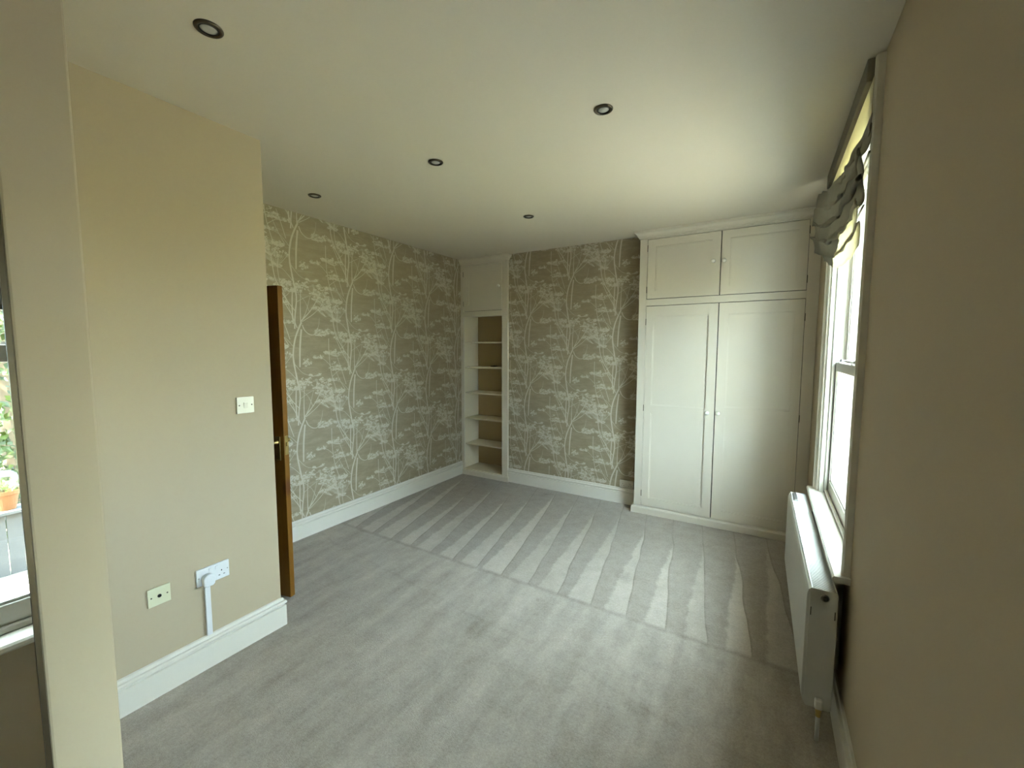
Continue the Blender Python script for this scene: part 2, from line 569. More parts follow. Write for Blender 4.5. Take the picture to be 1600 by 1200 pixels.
# ---- wallpaper print: white umbels and stems, half-drop repeat
def make_motif():
    rng = random.Random(11)
    SX, SZ = 0.0018, 0.0016
    tone = {'hi': [], 'lo': []}           # lists of polygons (2-D point lists)
    def ribbon(pts, w0, w1, t='hi'):
        P = [Vector((a * SX, b * SZ)) for a, b in pts]
        # Catmull-Rom subdivision
        Q = []
        n = len(P)
        for i in range(n - 1):
            p0, p1, p2, p3 = P[max(i - 1, 0)], P[i], P[i + 1], P[min(i + 2, n - 1)]
            for k in range(4):
                s = k / 4
                Q.append(0.5 * ((2 * p1) + (p2 - p0) * s + (2 * p0 - 5 * p1 + 4 * p2 - p3) * s * s + (3 * p1 - p0 - 3 * p2 + p3) * s ** 3))
        Q.append(P[-1])
        L, R = [], []
        for i, q in enumerate(Q):
            d = (Q[min(i + 1, len(Q) - 1)] - Q[max(i - 1, 0)]).normalized()
            w = (w0 + (w1 - w0) * i / (len(Q) - 1)) * 0.5 * rng.uniform(0.85, 1.15)
            nn = Vector((-d.y, d.x))
            L.append(q + nn * w)
            R.append(q - nn * w)
        for i in range(len(Q) - 1):
            tone[t].append([L[i], L[i + 1], R[i + 1], R[i]])
    def dot(cx, cz, r, t, n=5):
        a0 = rng.uniform(0, 6)
        el = rng.uniform(0.6, 1.0)
        tone[t].append([Vector((cx + r * math.cos(a0 + 2 * PI * k / n), cz + el * r * math.sin(a0 + 2 * PI * k / n))) for k in range(n)])
    def umbel(cx, cz, w, h, nd, stalk=None, soft=12):
        cx, cz, w, h = cx * SX, cz * SZ, w * SX, h * SZ
        for _ in range(soft):
            a = rng.uniform(-1, 1)
            b = rng.uniform(-0.5, 0.8) * math.sqrt(max(0, 1 - a * a))
            dot(cx + a * w * 0.48, cz + b * h * 0.5, rng.uniform(0.009, 0.018), 'lo', 6)
        # florets sit in small tufts
        for _ in range(max(5, int(nd * 1.5) // 8)):
            a = rng.uniform(-1, 1)
            b = rng.uniform(-0.6, 1.0) * math.sqrt(max(0.02, 1 - a * a))
            tx, tz = cx + a * w * 0.5, cz + b * h * 0.5
            for _ in range(8):
                dot(tx + rng.gauss(0, 0.0065), tz + rng.gauss(0, 0.0045), rng.uniform(0.0026, 0.0058), 'hi', 5)
            if stalk:
                sx, sz = stalk[0] * SX, stalk[1] * SZ
                mx, mz = (tx + sx) / 2, (tz + sz) / 2 - 0.003
                ribbon([(sx / SX, sz / SZ), (mx / SX, mz / SZ), (tx / SX, tz / SZ)], 0.0022, 0.0014)
    # trunk weaving down to the next tree
    ribbon([(0, 0), (-16, -36), (-36, -96), (-46, -180), (-34, -280), (-20, -372), (-30, -470), (-34, -535)], 0.0145, 0.012)
    # wine-glass fan of branches
    ribbon([(-22, -30), (-48, 40), (-85, 110), (-115, 185)], 0.008, 0.0035)
    ribbon([(-40, -10), (-42, 70), (-38, 165)], 0.014, 0.007)
    ribbon([(-4, -6), (-3, 80), (2, 168)], 0.009, 0.004)
    ribbon([(-2, 0), (24, 55), (48, 140)], 0.007, 0.003)
    ribbon([(0, 8), (46, 62), (82, 122), (98, 160)], 0.010, 0.004)
    ribbon([(4, 4), (60, 46), (104, 96), (128, 150)], 0.006, 0.0028)
    ribbon([(-58, -90), (-84, 0), (-108, 72)], 0.0065, 0.003)
    ribbon([(-64, -120), (-96, -60), (-118, -5)], 0.005, 0.0025)
    # hooked twig with a drooping umbel
    ribbon([(4, -14), (14, -40), (36, -60), (60, -62), (82, -40)], 0.009, 0.004)
    ribbon([(60, -62), (84, -20), (92, 30)], 0.004, 0.002)
    umbel(112, -52, 96, 62, 110, (66, -66), 14)
    ribbon([(138, -80), (138, -180), (150, -285), (178, -385)], 0.006, 0.0045)
    # short pale stalk with curled seed head
    ribbon([(-2, -36), (-12, -130), (-16, -232)], 0.015, 0.013)
    umbel(22, -212, 46, 60, 60, None, 5)
    # canopy, side umbels, clusters
    umbel(30, 186, 240, 46, 230, None, 26)
    umbel(-60, 176, 120, 30, 80, None, 8)
    umbel(-118, 92, 116, 34, 110, (-108, 70), 16)
    umbel(-120, 10, 60, 60, 60, (-116, -6), 8)
    umbel(172, 78, 136, 54, 150, (186, 14), 14)
    umbel(150, 128, 90, 26, 60, None, 8)
    umbel(-152, -126, 160, 56, 170, (-128, -190), 18)
    umbel(-196, -176, 70, 30, 50, (-160, -214), 6)
    ribbon([(186, 22), (196, -60), (226, -150), (240, -205)], 0.005, 0.0035)
    ribbon([(-128, -186), (-112, -300), (-66, -392), (-24, -450)], 0.0085, 0.0065)
    umbel(90, -340, 110, 40, 70, None, 18)
    umbel(-90, -300, 100, 26, 40, None, 16)
    # thinner side twigs with small flat heads
    for pts, uc in (([(-40, -130), (-78, -84), (-112, -66)], (-126, -60)), ([(-44, -210), (-4, -262), (44, -282)], (58, -276)),
                    ([(-30, -300), (-70, -250), (-96, -236)], (-108, -230)), ([(144, -230), (112, -196), (92, -188)], (82, -182)),
                    ([(152, -290), (186, -262), (206, -258)], (214, -252)), ([(-24, -400), (30, -366), (66, -352)], (84, -346)),
                    ([(40, 60), (20, 110), (-14, 150)], (-20, 160)), ([(-86, 112), (-60, 136), (-52, 150)], (-50, 156)), ([(104, 96), (140, 112), (176, 120)], (190, 124))):
        ribbon(pts, 0.0042, 0.002)
        umbel(uc[0], uc[1], 58, 20, 42, pts[-1], 6)
    # loose seed specks and faint ground streaks
    for _ in range(70):
        dot(rng.uniform(-0.26, 0.26), rng.uniform(-0.5, 0.3), rng.uniform(0.0012, 0.0026), 'hi', 4)
    for _ in range(14):
        a, b = rng.uniform(-140, 140), rng.uniform(-300, 200)
        ribbon([(a - rng.uniform(20, 60), b), (a, b + 3), (a + rng.uniform(20, 60), b - 2)], 0.004, 0.002, 'lo')
    return tone
MOTIF = make_motif()

def print_wall(parent, u0, u1, place, uoff, zoff):
    """lays the motif on a wall; place(u, z, lift) -> 3-D"""
    TW, TH = 0.52, 0.80
    for t, lift, mat, nm in (('lo', 0.0004, M['print_soft'], 'printed_shadow_flowers'), ('hi', 0.0008, M['print'], 'printed_flowers')):
        verts, faces = [], []
        rr = random.Random(5)
        for i in range(-1, int((u1 - u0) / TW) + 2):
            for j in range(-1, int(H / TH) + 3):
                cu = u0 + uoff + i * TW
                cz = zoff + j * TH + (TH / 2 if i % 2 else 0)
                for poly in MOTIF[t]:
                    mu = sum(p.x for p in poly) / len(poly) + cu
                    mz = sum(p.y for p in poly) / len(poly) + cz
                    if mu < u0 or mu > u1 or mz < 0.15 or mz > H:
                        continue
                    b = len(verts)
                    dl = rr.uniform(0.0, 0.00032)
                    for p in poly:
                        verts.append(place(min(max(cu + p.x, u0), u1), min(max(cz + p.y, 0.15), H - 0.001), lift + dl))
                    faces.append(tuple(range(b, b + len(poly))))
        me = bpy.data.meshes.new(nm)
        me.from_pydata(verts, [], faces)
        me.materials.append(mat)
        o = bpy.data.objects.new(nm, me)
        COL.objects.link(o)
        o.parent = parent
        o['kind'] = 'stuff'
print_wall(wl, YA, 4.25, lambda u, z, l: (XW + l, u, z), 0.29, 0.62)
print_wall(wb, -2.63, -1.062, lambda u, z, l: (u, YB - l, z), 0.30, 0.40)

# ================================================================== windows
def make_window(name, y0, y1, rail0, rail1, label, nose=0.267, ztop=0.68):
    w = thing(name, label, None, (XR, (y0 + y1) / 2, ZS), 0, None, 'structure')
    # moulded architrave: two jambs and a head
    AP = [(-0.004, 0.0), (0.012, 0.0), (0.012, 0.010), (0.016, 0.014), (0.016, 0.040), (0.020, 0.044), (0.028, 0.050), (0.028, 0.068), (0.022, 0.075), (-0.004, 0.075)]
    for s, ye in ((-1, y0), (1, y1)):
        bm = bmesh.new()
        prism(bm, [(XR - o_, ye + s * (v - 0.0)) for o_, v in AP], 'z', ztop, ZH + 0.075)
        obj('architrave', bm, M['trim'], w)
    bm = bmesh.new()
    prism(bm, [(XR - o_ * 0.9, ZH + v) for o_, v in AP], 'y', y0 - 0.074, y1 + 0.074)
    obj('architrave', bm, M['trim'], w)
    # window board with rounded nose and horns
    nz = [(0.375, ztop - 0.026), (nose + 0.006, ztop - 0.026), (nose, ztop - 0.019), (nose, ztop - 0.007), (nose + 0.006, ztop), (0.375, ztop)]
    bm = bmesh.new()
    prism(bm, nz[1:5] + [(XR + 0.0005, ztop), (XR + 0.0005, ztop - 0.026)], 'y', y0 - 0.092, y1 + 0.092)
    prism(bm, [(XR + 0.0005, ztop - 0.026), (XR + 0.0005, ztop), (0.375, ztop), (0.375, ztop - 0.026)], 'y', y0, y1)
    obj('window_board', bm, M['trim'], w)
    # box frame lining
    t = 0.022
    obj('frame', boxes((XR, 0.478, y0, y0 + t, ztop - 0.02, ZH), (XR, 0.478, y1 - t, y1, ztop - 0.02, ZH), (XR, 0.478, y0 + t, y1 - t, ZH - t, ZH)), M['sash'], w)
    a, b = y0 + t, y1 - t
    obj('staff_bead', boxes((0.350, 0.366, a, a + 0.016, ztop, ZH - t), (0.350, 0.366, b - 0.016, b, ztop, ZH - t), (0.350, 0.366, a, b, ZH - t - 0.016, ZH - t), (0.352, 0.368, a, b, ztop, ztop + 0.022)), M['sash'], w, bevel=0.004)
    obj('parting_bead', boxes((0.4095, 0.4155, a, a + 0.012, ztop, ZH - t), (0.4095, 0.4155, b - 0.012, b, ztop, ZH - t)), M['sash'], w)
    obj('bottom_frame', boxes((0.368, 0.478, a, b, ztop - 0.03, ztop + 0.012)), M['sash'], w)
    # sashes
    def sash(nm, x0, x1, z0, z1, zb, zt, st=0.045):
        s = obj(nm, boxes((x0, x1, a + 0.002, a + st, z0, z1), (x0, x1, b - st, b - 0.002, z0, z1), (x0, x1, a + st, b - st, z0, z0 + zb), (x0, x1, a + st, b - st, z1 - zt, z1)), M['sash'], w, bevel=0.003)
        xm = (x0 + x1) / 2
        obj('pane', boxes((xm - 0.002, xm + 0.002, a + st - 0.004, b - st + 0.004, z0 + zb - 0.004, z1 - zt + 0.004)), M['glass'], s)
        obj('glazing_bead', boxes((x0 + 0.008, x0 + 0.016, a + st, a + st + 0.010, z0 + zb, z1 - zt), (x0 + 0.008, x0 + 0.016, b - st - 0.010, b - st, z0 + zb, z1 - zt), (x0 + 0.008, x0 + 0.016, a + st, b - st, z0 + zb, z0 + zb + 0.010)), M['sash'], s)
        return s
    lo = sash('lower_sash', 0.370, 0.409, ztop + 0.012, rail1, 0.075, rail1 - rail0)
    up = sash('upper_sash', 0.416, 0.455, rail0, ZH - t, rail1 - rail0, 0.055)
    # catches on the meeting rail
    for yc in (a + 0.10, (a + b) / 2, b - 0.10):
        bm = bmesh.new()
        box(bm, 0.374, 0.405, yc - 0.022, yc + 0.022, rail1, rail1 + 0.006)
        lathe(bm, [(0.009, 0), (0.009, 0.012), (0.005, 0.016)], (0.388, yc, rail1 + 0.006), 'z', 12)
        box(bm, 0.383, 0.418, yc - 0.005, yc + 0.005, rail1 + 0.012, rail1 + 0.018)
        obj('sash_catch', bm, M['steel'], lo)
    # outside: painted reveal lining and sloping stone sill
    obj('outer_reveal', boxes((0.478, 0.770, y0 - 0.0, y0 + 0.012, ztop - 0.03, ZH), (0.478, 0.770, y1 - 0.012, y1 + 0.0, ztop - 0.03, ZH), (0.478, 0.770, y0 + 0.012, y1 - 0.012, ZH - 0.012, ZH)), M['ext_white'], w)
    bm = bmesh.new()
    prism(bm, [(0.4785, 0.60), (0.4785, 0.6805), (0.83, 0.640), (0.83, 0.60)], 'y', y0 + 0.012, y1 - 0.012)
    obj('outer_sill', bm, M['ext_sill'], w, bevel=0.004)
    return w
make_window('window_1', W1[0], W1[1], 1.468, 1.522, 'white sash window above the radiator')
make_window('window_2', W2[0], W2[1], 1.556, 1.612, 'white sash window seen in the mirror at the left edge')

# ================================================================== mirror doors beside the nib
md = thing('mirrored_closet', 'tall mirrored closet door at the left edge of the room', 'mirror', (XM, -0.5, 0))
yj = [NIB0 - 0.006, -0.40, YF + 0.01]
obj('edge_strip', boxes((XM - 0.028, XM - 0.0005, NIB0 - 0.0062, NIB0 - 0.0005, 0.0, H)), M['bronze'], md)
for i in (0, 1):
    dx = 0.0 if i == 0 else -0.014
    d = obj('absorber_door' if i else 'mirror_door', boxes((XM - 0.012 + dx, XM - 0.003 + dx, yj[i + 1] - (0.0 if i else 0.03), yj[i], 0.03, H - 0.03)), M['pine'] if i else M['mirror'], md)  # second door is unseen, added in dark pine to soak up light
    obj('door_back', boxes((XM - 0.022 + dx, XM - 0.0125 + dx, yj[i + 1] - (0.0 if i else 0.03), yj[i], 0.03, H - 0.03)), M['joinery'], d)
for z0, z1 in ((0.0, 0.03), (H - 0.03, H)):
    obj('track', boxes((XM - 0.04, XM, YF, NIB0 - 0.007, z0, z1)), M['bronze'], md)

# ================================================================== pine door, ajar
HX, HY = -3.283, 1.309
EX, EY = -2.553, 1.482
ang = math.atan2(EY - HY, EX - HX)
LEN = math.hypot(EX - HX, EY - HY)
door = thing('door_1', 'varnished pine door standing ajar beside the papered wall', None, (HX, HY, 0.008), ang, None, 'structure')
DT = 0.036
DM = wm(door)
def dbox(*bs, bevel=None):
    bm = boxes(*bs)
    bm.transform(DM)
    return bm
DH = 1.975
leaf = obj('door_leaf', dbox((0, 0.095, 0, DT, 0, DH), (LEN - 0.095, LEN, 0, DT, 0, DH), (0.095, LEN - 0.095, 0, DT, 0, 0.22), (0.095, LEN - 0.095, 0, DT, 0.80, 0.98),
                            (0.095, LEN - 0.095, 0, DT, DH - 0.11, DH), (LEN / 2 - 0.045, LEN / 2 + 0.045, 0, DT, 0.22, 0.80), (LEN / 2 - 0.045, LEN / 2 + 0.045, 0, DT, 0.98, DH - 0.11)), M['pine'], door, bevel=0.003)
for x0, x1 in ((0.095, LEN / 2 - 0.045), (LEN / 2 + 0.045, LEN - 0.095)):
    for z0, z1 in ((0.22, 0.80), (0.98, DH - 0.11)):
        obj('panel', dbox((x0, x1, 0.012, DT - 0.012, z0, z1)), M['pine'], leaf)
# lever handles on both faces, on back plates
for sgn, yy in ((-1, 0.0), (1, DT)):
    y_a, y_b = (yy - 0.005, yy - 0.0003) if sgn < 0 else (yy + 0.0003, yy + 0.005)
    p = obj('handle_plate', dbox((LEN - 0.068, LEN - 0.028, y_a, y_b, 0.895, 1.045)), M['brass'], door, bevel=0.002)
    bm = bmesh.new()
    yo = yy + sgn * 0.005
    lathe(bm, [(0.011, 0.0), (0.011, sgn * 0.006), (0.008, sgn * 0.012), (0.008, sgn * 0.040)], (LEN - 0.048, yo, 1.01), 'y', 14)
    tube(bm, [(LEN - 0.048, yo + sgn * 0.036, 1.01), (LEN - 0.075, yo + sgn * 0.038, 1.012), (LEN - 0.110, yo + sgn * 0.037, 1.006), (LEN - 0.150, yo + sgn * 0.034, 1.0)], [0.008, 0.008, 0.007, 0.009], 10)
    lathe(bm, [(0.004, 0), (0.010, sgn * 0.004), (0.011, sgn * 0.010), (0.006, sgn * 0.016)], (LEN - 0.048, yo + sgn * 0.036, 1.01), 'y', 14)
    bm.transform(DM)
    obj('lever', bm, M['brass'], p, smooth=True)
lp = obj('latch_plate', dbox((LEN + 0.0003, LEN + 0.002, 0.006, DT - 0.006, 0.93, 1.05)), M['brass'], door)
obj('latch_bolt', dbox((LEN + 0.002, LEN + 0.013, 0.011, DT - 0.013, 0.985, 1.01)), M['brass'], lp, bevel=0.002)
# door lining
obj('door_frame', boxes((-3.2995, -3.2855, YA - 0.10, YA + 0.002, 0, 2.03), (-2.5145, -2.50, YA - 0.10, YA - 0.001, 0, 2.03)), M['trim'], door)

# ================================================================== alcove bookcase
bk = thing('alcove_bookcase', 'cream built-in bookcase with cupboard in the corner alcove', 'bookcase', (-2.975, 4.40, 0))
FY = 4.2466
LX, RX = XW + 0.001, -2.632
OX0, OX1 = -3.276, -2.707
FT = 0.022
obj('stile', boxes((LX, OX0, FY, FY + FT, 0.0, H - 0.001)), M['joinery'], bk, bevel=0.0015)
obj('stile', boxes((OX1, RX + 0.004, FY, FY + 0.05, 0.0, H - 0.001)), M['joinery'], bk, bevel=0.0015)
obj('rail', boxes((OX0, OX1, FY, FY + FT, 1.998, 2.064)), M['joinery'], bk)
obj('rail', boxes((OX0, OX1, FY, FY + FT, 2.618, H - 0.001)), M['joinery'], bk)
obj('side_panel', boxes((LX, OX0 - 0.002, FY + FT, YALC, 0.0, H - 0.002)), M['shelfin'], bk)
obj('side_panel', boxes((OX1 + 0.002, RX + 0.0, FY + 0.05, YALC, 0.0, H - 0.002)), M['shelfin'], bk)
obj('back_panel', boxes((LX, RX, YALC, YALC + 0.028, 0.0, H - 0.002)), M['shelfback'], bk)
bm = bmesh.new()
sweep(bm, [(LX + 0.02, FY), (RX + 0.004, FY), (RX + 0.004, YB - 0.001)], [(0, 0), (0.016, 0), (0.016, 0.050), (0.010, 0.062), (0.0, 0.066)], -1)
obj('plinth', bm, M['joinery'], bk)
bm = bmesh.new()
sweep(bm, [(LX, FY), (RX + 0.004, FY), (RX + 0.004, YB - 0.001)], [(0, 2.636), (0.010, 2.640), (0.014, 2.652), (0.034, 2.676), (0.040, 2.680), (0.040, H - 0.001), (0, H - 0.001)], -1)
obj('cornice', bm, M['joinery'], bk)
obj('bottom_board', boxes((OX0 - 0.002, OX1 + 0.002, FY + 0.001, YALC, 0.055, 0.078)), M['shelfin'], bk)
obj('top_board', boxes((OX0 - 0.002, OX1 + 0.002, FY + FT, YALC, 2.02, 2.04)), M['shelfin'], bk)
for z in (1.690, 1.378, 1.056, 0.730, 0.402):
    obj('shelf', boxes((OX0 - 0.002, OX1 + 0.002, FY + 0.028, YALC, z - 0.016, z)), M['shelfin'], bk, bevel=0.0015)
# cupboard door
def panel_door(parent, name, x0, x1, z0, z1, yf, th, panels, knob, hinge_x, hinge_z, rot=None, hinge_mat=None):
    """framed door: stiles and rails around recessed flat panels; front face at yf, facing -y"""
    T = Matrix.Identity(4)
    if rot:
        T = Matrix.Translation((rot[0], yf + th, 0)) @ Matrix.Rotation(rot[1], 4, 'Z') @ Matrix.Translation((-rot[0], -(yf + th), 0))
    px0, px1 = panels[0][0], panels[0][1]
    ps = sorted(panels, key=lambda p: p[2])
    bl = [(x0, px0, yf, yf + th, z0, z1), (px1, x1, yf, yf + th, z0, z1)]
    zc = z0
    for p in ps:
        bl.append((px0, px1, yf, yf + th, zc, p[2]))
        zc = p[3]
    bl.append((px0, px1, yf, yf + th, zc, z1))
    bm = boxes(*bl)
    bmesh.ops.remove_doubles(bm, verts=bm.verts, dist=1e-6)
    bm.transform(T)
    d = obj(name, bm, M['joinery'], parent)
    for p in ps:
        bm = boxes((p[0], p[1], yf + 0.014, yf + th - 0.002, p[2], p[3]))
        bm.transform(T)
        obj('panel', bm, M['joinery'], d)
        bm = bmesh.new()
        for (a0, a1, b0, b1) in ((p[0], p[1], p[2], p[2] + 0.008), (p[0], p[1], p[3] - 0.008, p[3]), (p[0], p[0] + 0.008, p[2], p[3]), (p[1] - 0.008, p[1], p[2], p[3])):
            box(bm, a0, a1, yf + 0.009, yf + 0.014, b0, b1)
        bm.transform(T)
        obj('bead', bm, M['joinery'], d)
    bm = bmesh.new()
    lathe(bm, [(0.008, 0.0), (0.0075, -0.010), (0.013, -0.015), (0.0175, -0.021), (0.0175, -0.027), (0.012, -0.032), (0.004, -0.034)], (knob[0], yf, knob[1]), 'y', 20)
    bm.transform(T)
    obj('knob', bm, M['knob'], d, smooth=True)
    for hz in hinge_z:
        bm = bmesh.new()
        lathe(bm, [(0.003, -0.03), (0.003, 0.03)], (hinge_x, yf - 0.0005, hz), 'z', 8)
        obj('hinge', bm, M['hinge'], d)
    return d
obj('door_gap_shade', boxes((OX0 - 0.012, OX1 + 0.004, FY + FT + 0.001, FY + FT + 0.004, 2.064, 2.618)), M['shadowgap'], bk)  # dark sheet that paints the shade around the cupboard door
panel_door(bk, 'cupboard_door', OX0 - 0.0115 + 0.0155, OX1 - 0.0045, 2.0695, 2.6125, FY - 0.001, 0.020, [(-3.203, -2.775, 2.140, 2.546)], (-2.742, 2.345), OX0 + 0.001, (2.16, 2.52))

# ================================================================== wardrobe
wd = thing('built_in_wardrobe', 'cream built-in wardrobe with four panelled doors', 'wardrobe', (-0.37, 4.40, 0))
WY = 4.113
WL, WR = -1.072, XR - 0.002
FT = 0.024
D0, DM_, D1 = -1.002, -0.380, 0.243
obj('stile', boxes((WL, D0, WY, WY + FT, 0.0, H - 0.001)), M['joinery'], wd, bevel=0.0015)
obj('stile', boxes((D1, WR, WY, WY + FT, 0.0, H - 0.001)), M['joinery'], wd, bevel=0.0015)
obj('rail', boxes((D0, D1, WY, WY + FT, 2.010, 2.070)), M['joinery'], wd)
obj('rail', boxes((D0, D1, WY, WY + FT, 2.624, H - 0.001)), M['joinery'], wd)
obj('rail', boxes((D0, D1, WY, WY + FT, 0.0, 0.073)), M['joinery'], wd)
obj('side_panel', boxes((WL, WL + 0.018, WY + FT, 4.715, 0, H - 0.002)), M['joinery'], wd)
obj('gap_shade_sheet', boxes((D0 - 0.02, D1 + 0.02, WY + FT + 0.003, WY + FT + 0.007, 0.07, 2.65)), M['shadowgap'], wd)  # dark sheet close behind the doors, painting the shade in their gaps
bm = bmesh.new()
sweep(bm, [(WL, 4.26), (WL, WY), (WR, WY)], [(0, 0), (0.022, 0), (0.022, 0.056), (0.015, 0.068), (0.0, 0.072)], -1)
obj('plinth', bm, M['joinery'], wd)
bm = bmesh.new()
sweep(bm, [(WL, 4.26), (WL, WY), (WR, WY)], [(0, 2.630), (0.008, 2.632), (0.010, 2.642), (0.018, 2.648), (0.022, 2.660), (0.036, 2.676), (0.046, 2.682), (0.048, H - 0.001), (0, H - 0.001)], -1)
obj('cornice', bm, M['joinery'], wd)
g2 = 0.0035
panel_door(wd, 'upper_door', D0 + g2, DM_ - g2, 2.0755, 2.6185, WY - 0.001, 0.021, [(-0.925, -0.454, 2.150, 2.551)], (-0.436, 2.366), D0, (2.16, 2.54))
panel_door(wd, 'upper_door', DM_ + g2, D1 - g2, 2.0755, 2.6185, WY - 0.001, 0.021, [(-0.308, 0.171, 2.150, 2.551)], (-0.352, 2.362), D1, (2.16, 2.54))
panel_door(wd, 'lower_door', D0 + g2, DM_ - g2, 0.0785, 2.0045, WY - 0.001, 0.021, [(-0.934, -0.456, 0.160, 0.995), (-0.934, -0.456, 1.072, 1.906)], (-0.437, 1.038), D0, (0.20, 1.04, 1.86), rot=(D0, -0.016))
panel_door(wd, 'lower_door', DM_ + g2, D1 - g2, 0.0785, 2.0045, WY - 0.001, 0.021, [(-0.300, 0.174, 0.160, 1.012), (-0.300, 0.174, 1.096, 1.906)], (-0.352, 1.040), D1, (0.20, 1.04, 1.86))

# ================================================================== radiator
RN, RF = Vector((0.191, 2.03)), Vector((0.171, 3.37))
rang = math.atan2(-(RF.x - RN.x), RF.y - RN.y)
rad = thing('panel_radiator', 'white double panel radiator under the window', 'radiator', (RN.x, RN.y, 0), rang)
RM = wm(rad)
RL = (RF - RN).length
RZ0, RZ1, RD = 0.135, 0.640, 0.092
def rb(bm):
    bm.transform(RM)
    return bm
# front panel with soft rolled edges (profile in x-z, seen from the end), thin convector panel behind
fp = [(0.010, RZ0), (0.004, RZ0 + 0.003), (-0.004, RZ0 + 0.012), (-0.009, RZ0 + 0.030), (-0.010, RZ0 + 0.06), (-0.010, RZ1 - 0.06), (-0.009, RZ1 - 0.030), (-0.004, RZ1 - 0.012), (0.002, RZ1 - 0.006), (0.010, RZ1 - 0.004)]
bm = bmesh.new()
prism(bm, fp, 'y', 0.006, RL - 0.006)
obj('front_panel', rb(bm), M['rad'], rad, bevel=0.002)
obj('back_panel', rb(boxes((RD - 0.012, RD - 0.002, 0.012, RL - 0.012, RZ0 + 0.01, RZ1 - 0.012))), M['rad'], rad, bevel=0.003)
bm = bmesh.new()
for i in range(44):
    yy = 0.05 + i * (RL - 0.1) / 43
    box(bm, 0.018, RD - 0.016, yy - 0.001, yy + 0.001, RZ0 + 0.03, RZ1 - 0.03)
obj('convector_fins', rb(bm), M['rad'], rad, kind='stuff')
for yy0, yy1 in ((0.0, 0.004), (RL - 0.004, RL)):
    bm = bmesh.new()
    prism(bm, [(0.000, RZ0 + 0.008), (0.008, RZ0 - 0.002), (RD - 0.008, RZ0 - 0.002), (RD, RZ0 + 0.008), (RD, RZ1 - 0.012), (RD - 0.006, RZ1), (0.004, RZ1), (0.000, RZ1 - 0.004)], 'y', yy0, yy1)
    e = obj('side_panel', rb(bm), M['rad'], rad, bevel=0.001)
    if yy0 == 0.0:
        bm = bmesh.new()
        lathe(bm, [(0.0145, 0.0), (0.0145, -0.003), (0.011, -0.004), (0.011, -0.0005)], (0.049, 0.0, RZ1 - 0.032), 'y', 20)
        obj('bleed_plug', rb(bm), M['steel'], e)
        bm = bmesh.new()
        lathe(bm, [(0.0075, 0.0), (0.0075, -0.006), (0.004, -0.007)], (0.051, 0.0, RZ1 - 0.034), 'y', 14)
        obj('bleed_screw', rb(bm), M['hinge'], e)
        for sx in (0.004, RD - 0.009):
            obj('clip_slot', rb(boxes((sx, sx + 0.003, -0.0006, 0.0, RZ1 - 0.115, RZ1 - 0.080))), M['black'], e)
# top grille: rim, divider bars and fine cross slats
gr = obj('top_grille', rb(boxes((0.004, 0.009, 0.004, RL - 0.004, RZ1 - 0.012, RZ1 + 0.0005), (RD - 0.009, RD - 0.004, 0.004, RL - 0.004, RZ1 - 0.012, RZ1 - 0.001),
                                (0.009, RD - 0.009, RL * 0.497 - 0.003, RL * 0.497 + 0.003, RZ1 - 0.008, RZ1), (0.009, RD - 0.009, RL * 0.72, RL - 0.004, RZ1 - 0.006, RZ1 - 0.002))), M['rad'], rad)
bm = bmesh.new()
for i in range(120):
    yy = 0.012 + i * (RL * 0.72 - 0.02) / 119
    box(bm, 0.009, RD - 0.009, yy - 0.0017, yy + 0.0017, RZ1 - 0.009, RZ1 - 0.001)
obj('grille_slats', rb(bm), M['rad'], gr, kind='stuff')
bm = bmesh.new()
prism(bm, [(0.012, RZ1 + 0.0005), (0.012, RZ1 + 0.008), (0.018, RZ1 + 0.011), (0.030, RZ1 + 0.011), (0.034, RZ1 + 0.007), (0.034, RZ1 + 0.0005)], 'y', RL - 0.19, RL - 0.04)
obj('top_clip', rb(bm), M['steel'], rad, bevel=0.001, label='grey metal clip on the far end of the grille')
# valve and pipe
v = obj('valve', rb(boxes((0.036, 0.062, -0.020, 0.012, RZ0 + 0.006, RZ0 + 0.046))), M['rad'], rad, bevel=0.006, seg=3)
bm = bmesh.new()
lathe(bm, [(0.011, 0.0), (0.011, -0.016), (0.009, -0.022), (0.009, -0.036)], (0.050, -0.006, RZ0 + 0.008), 'z', 14)
obj('valve_nut', rb(bm), M['brass'], v, smooth=False)
bm = bmesh.new()
tube(bm, [(0.050, -0.006, RZ0 - 0.025), (0.050, -0.006, 0.06), (0.050, -0.006, 0.001)], 0.008, 14)
obj('pipe', rb(bm), M['plastic'], rad, smooth=True)
obj('wall_bracket', rb(boxes((RD - 0.002, XR - RN.x + 0.002, 0.2, 0.23, 0.2, 0.6))), M['rad'], rad)
obj('wall_bracket', rb(boxes((RD - 0.002, XR - RN.x + 0.010, RL - 0.23, RL - 0.2, 0.2, 0.6))), M['rad'], rad)

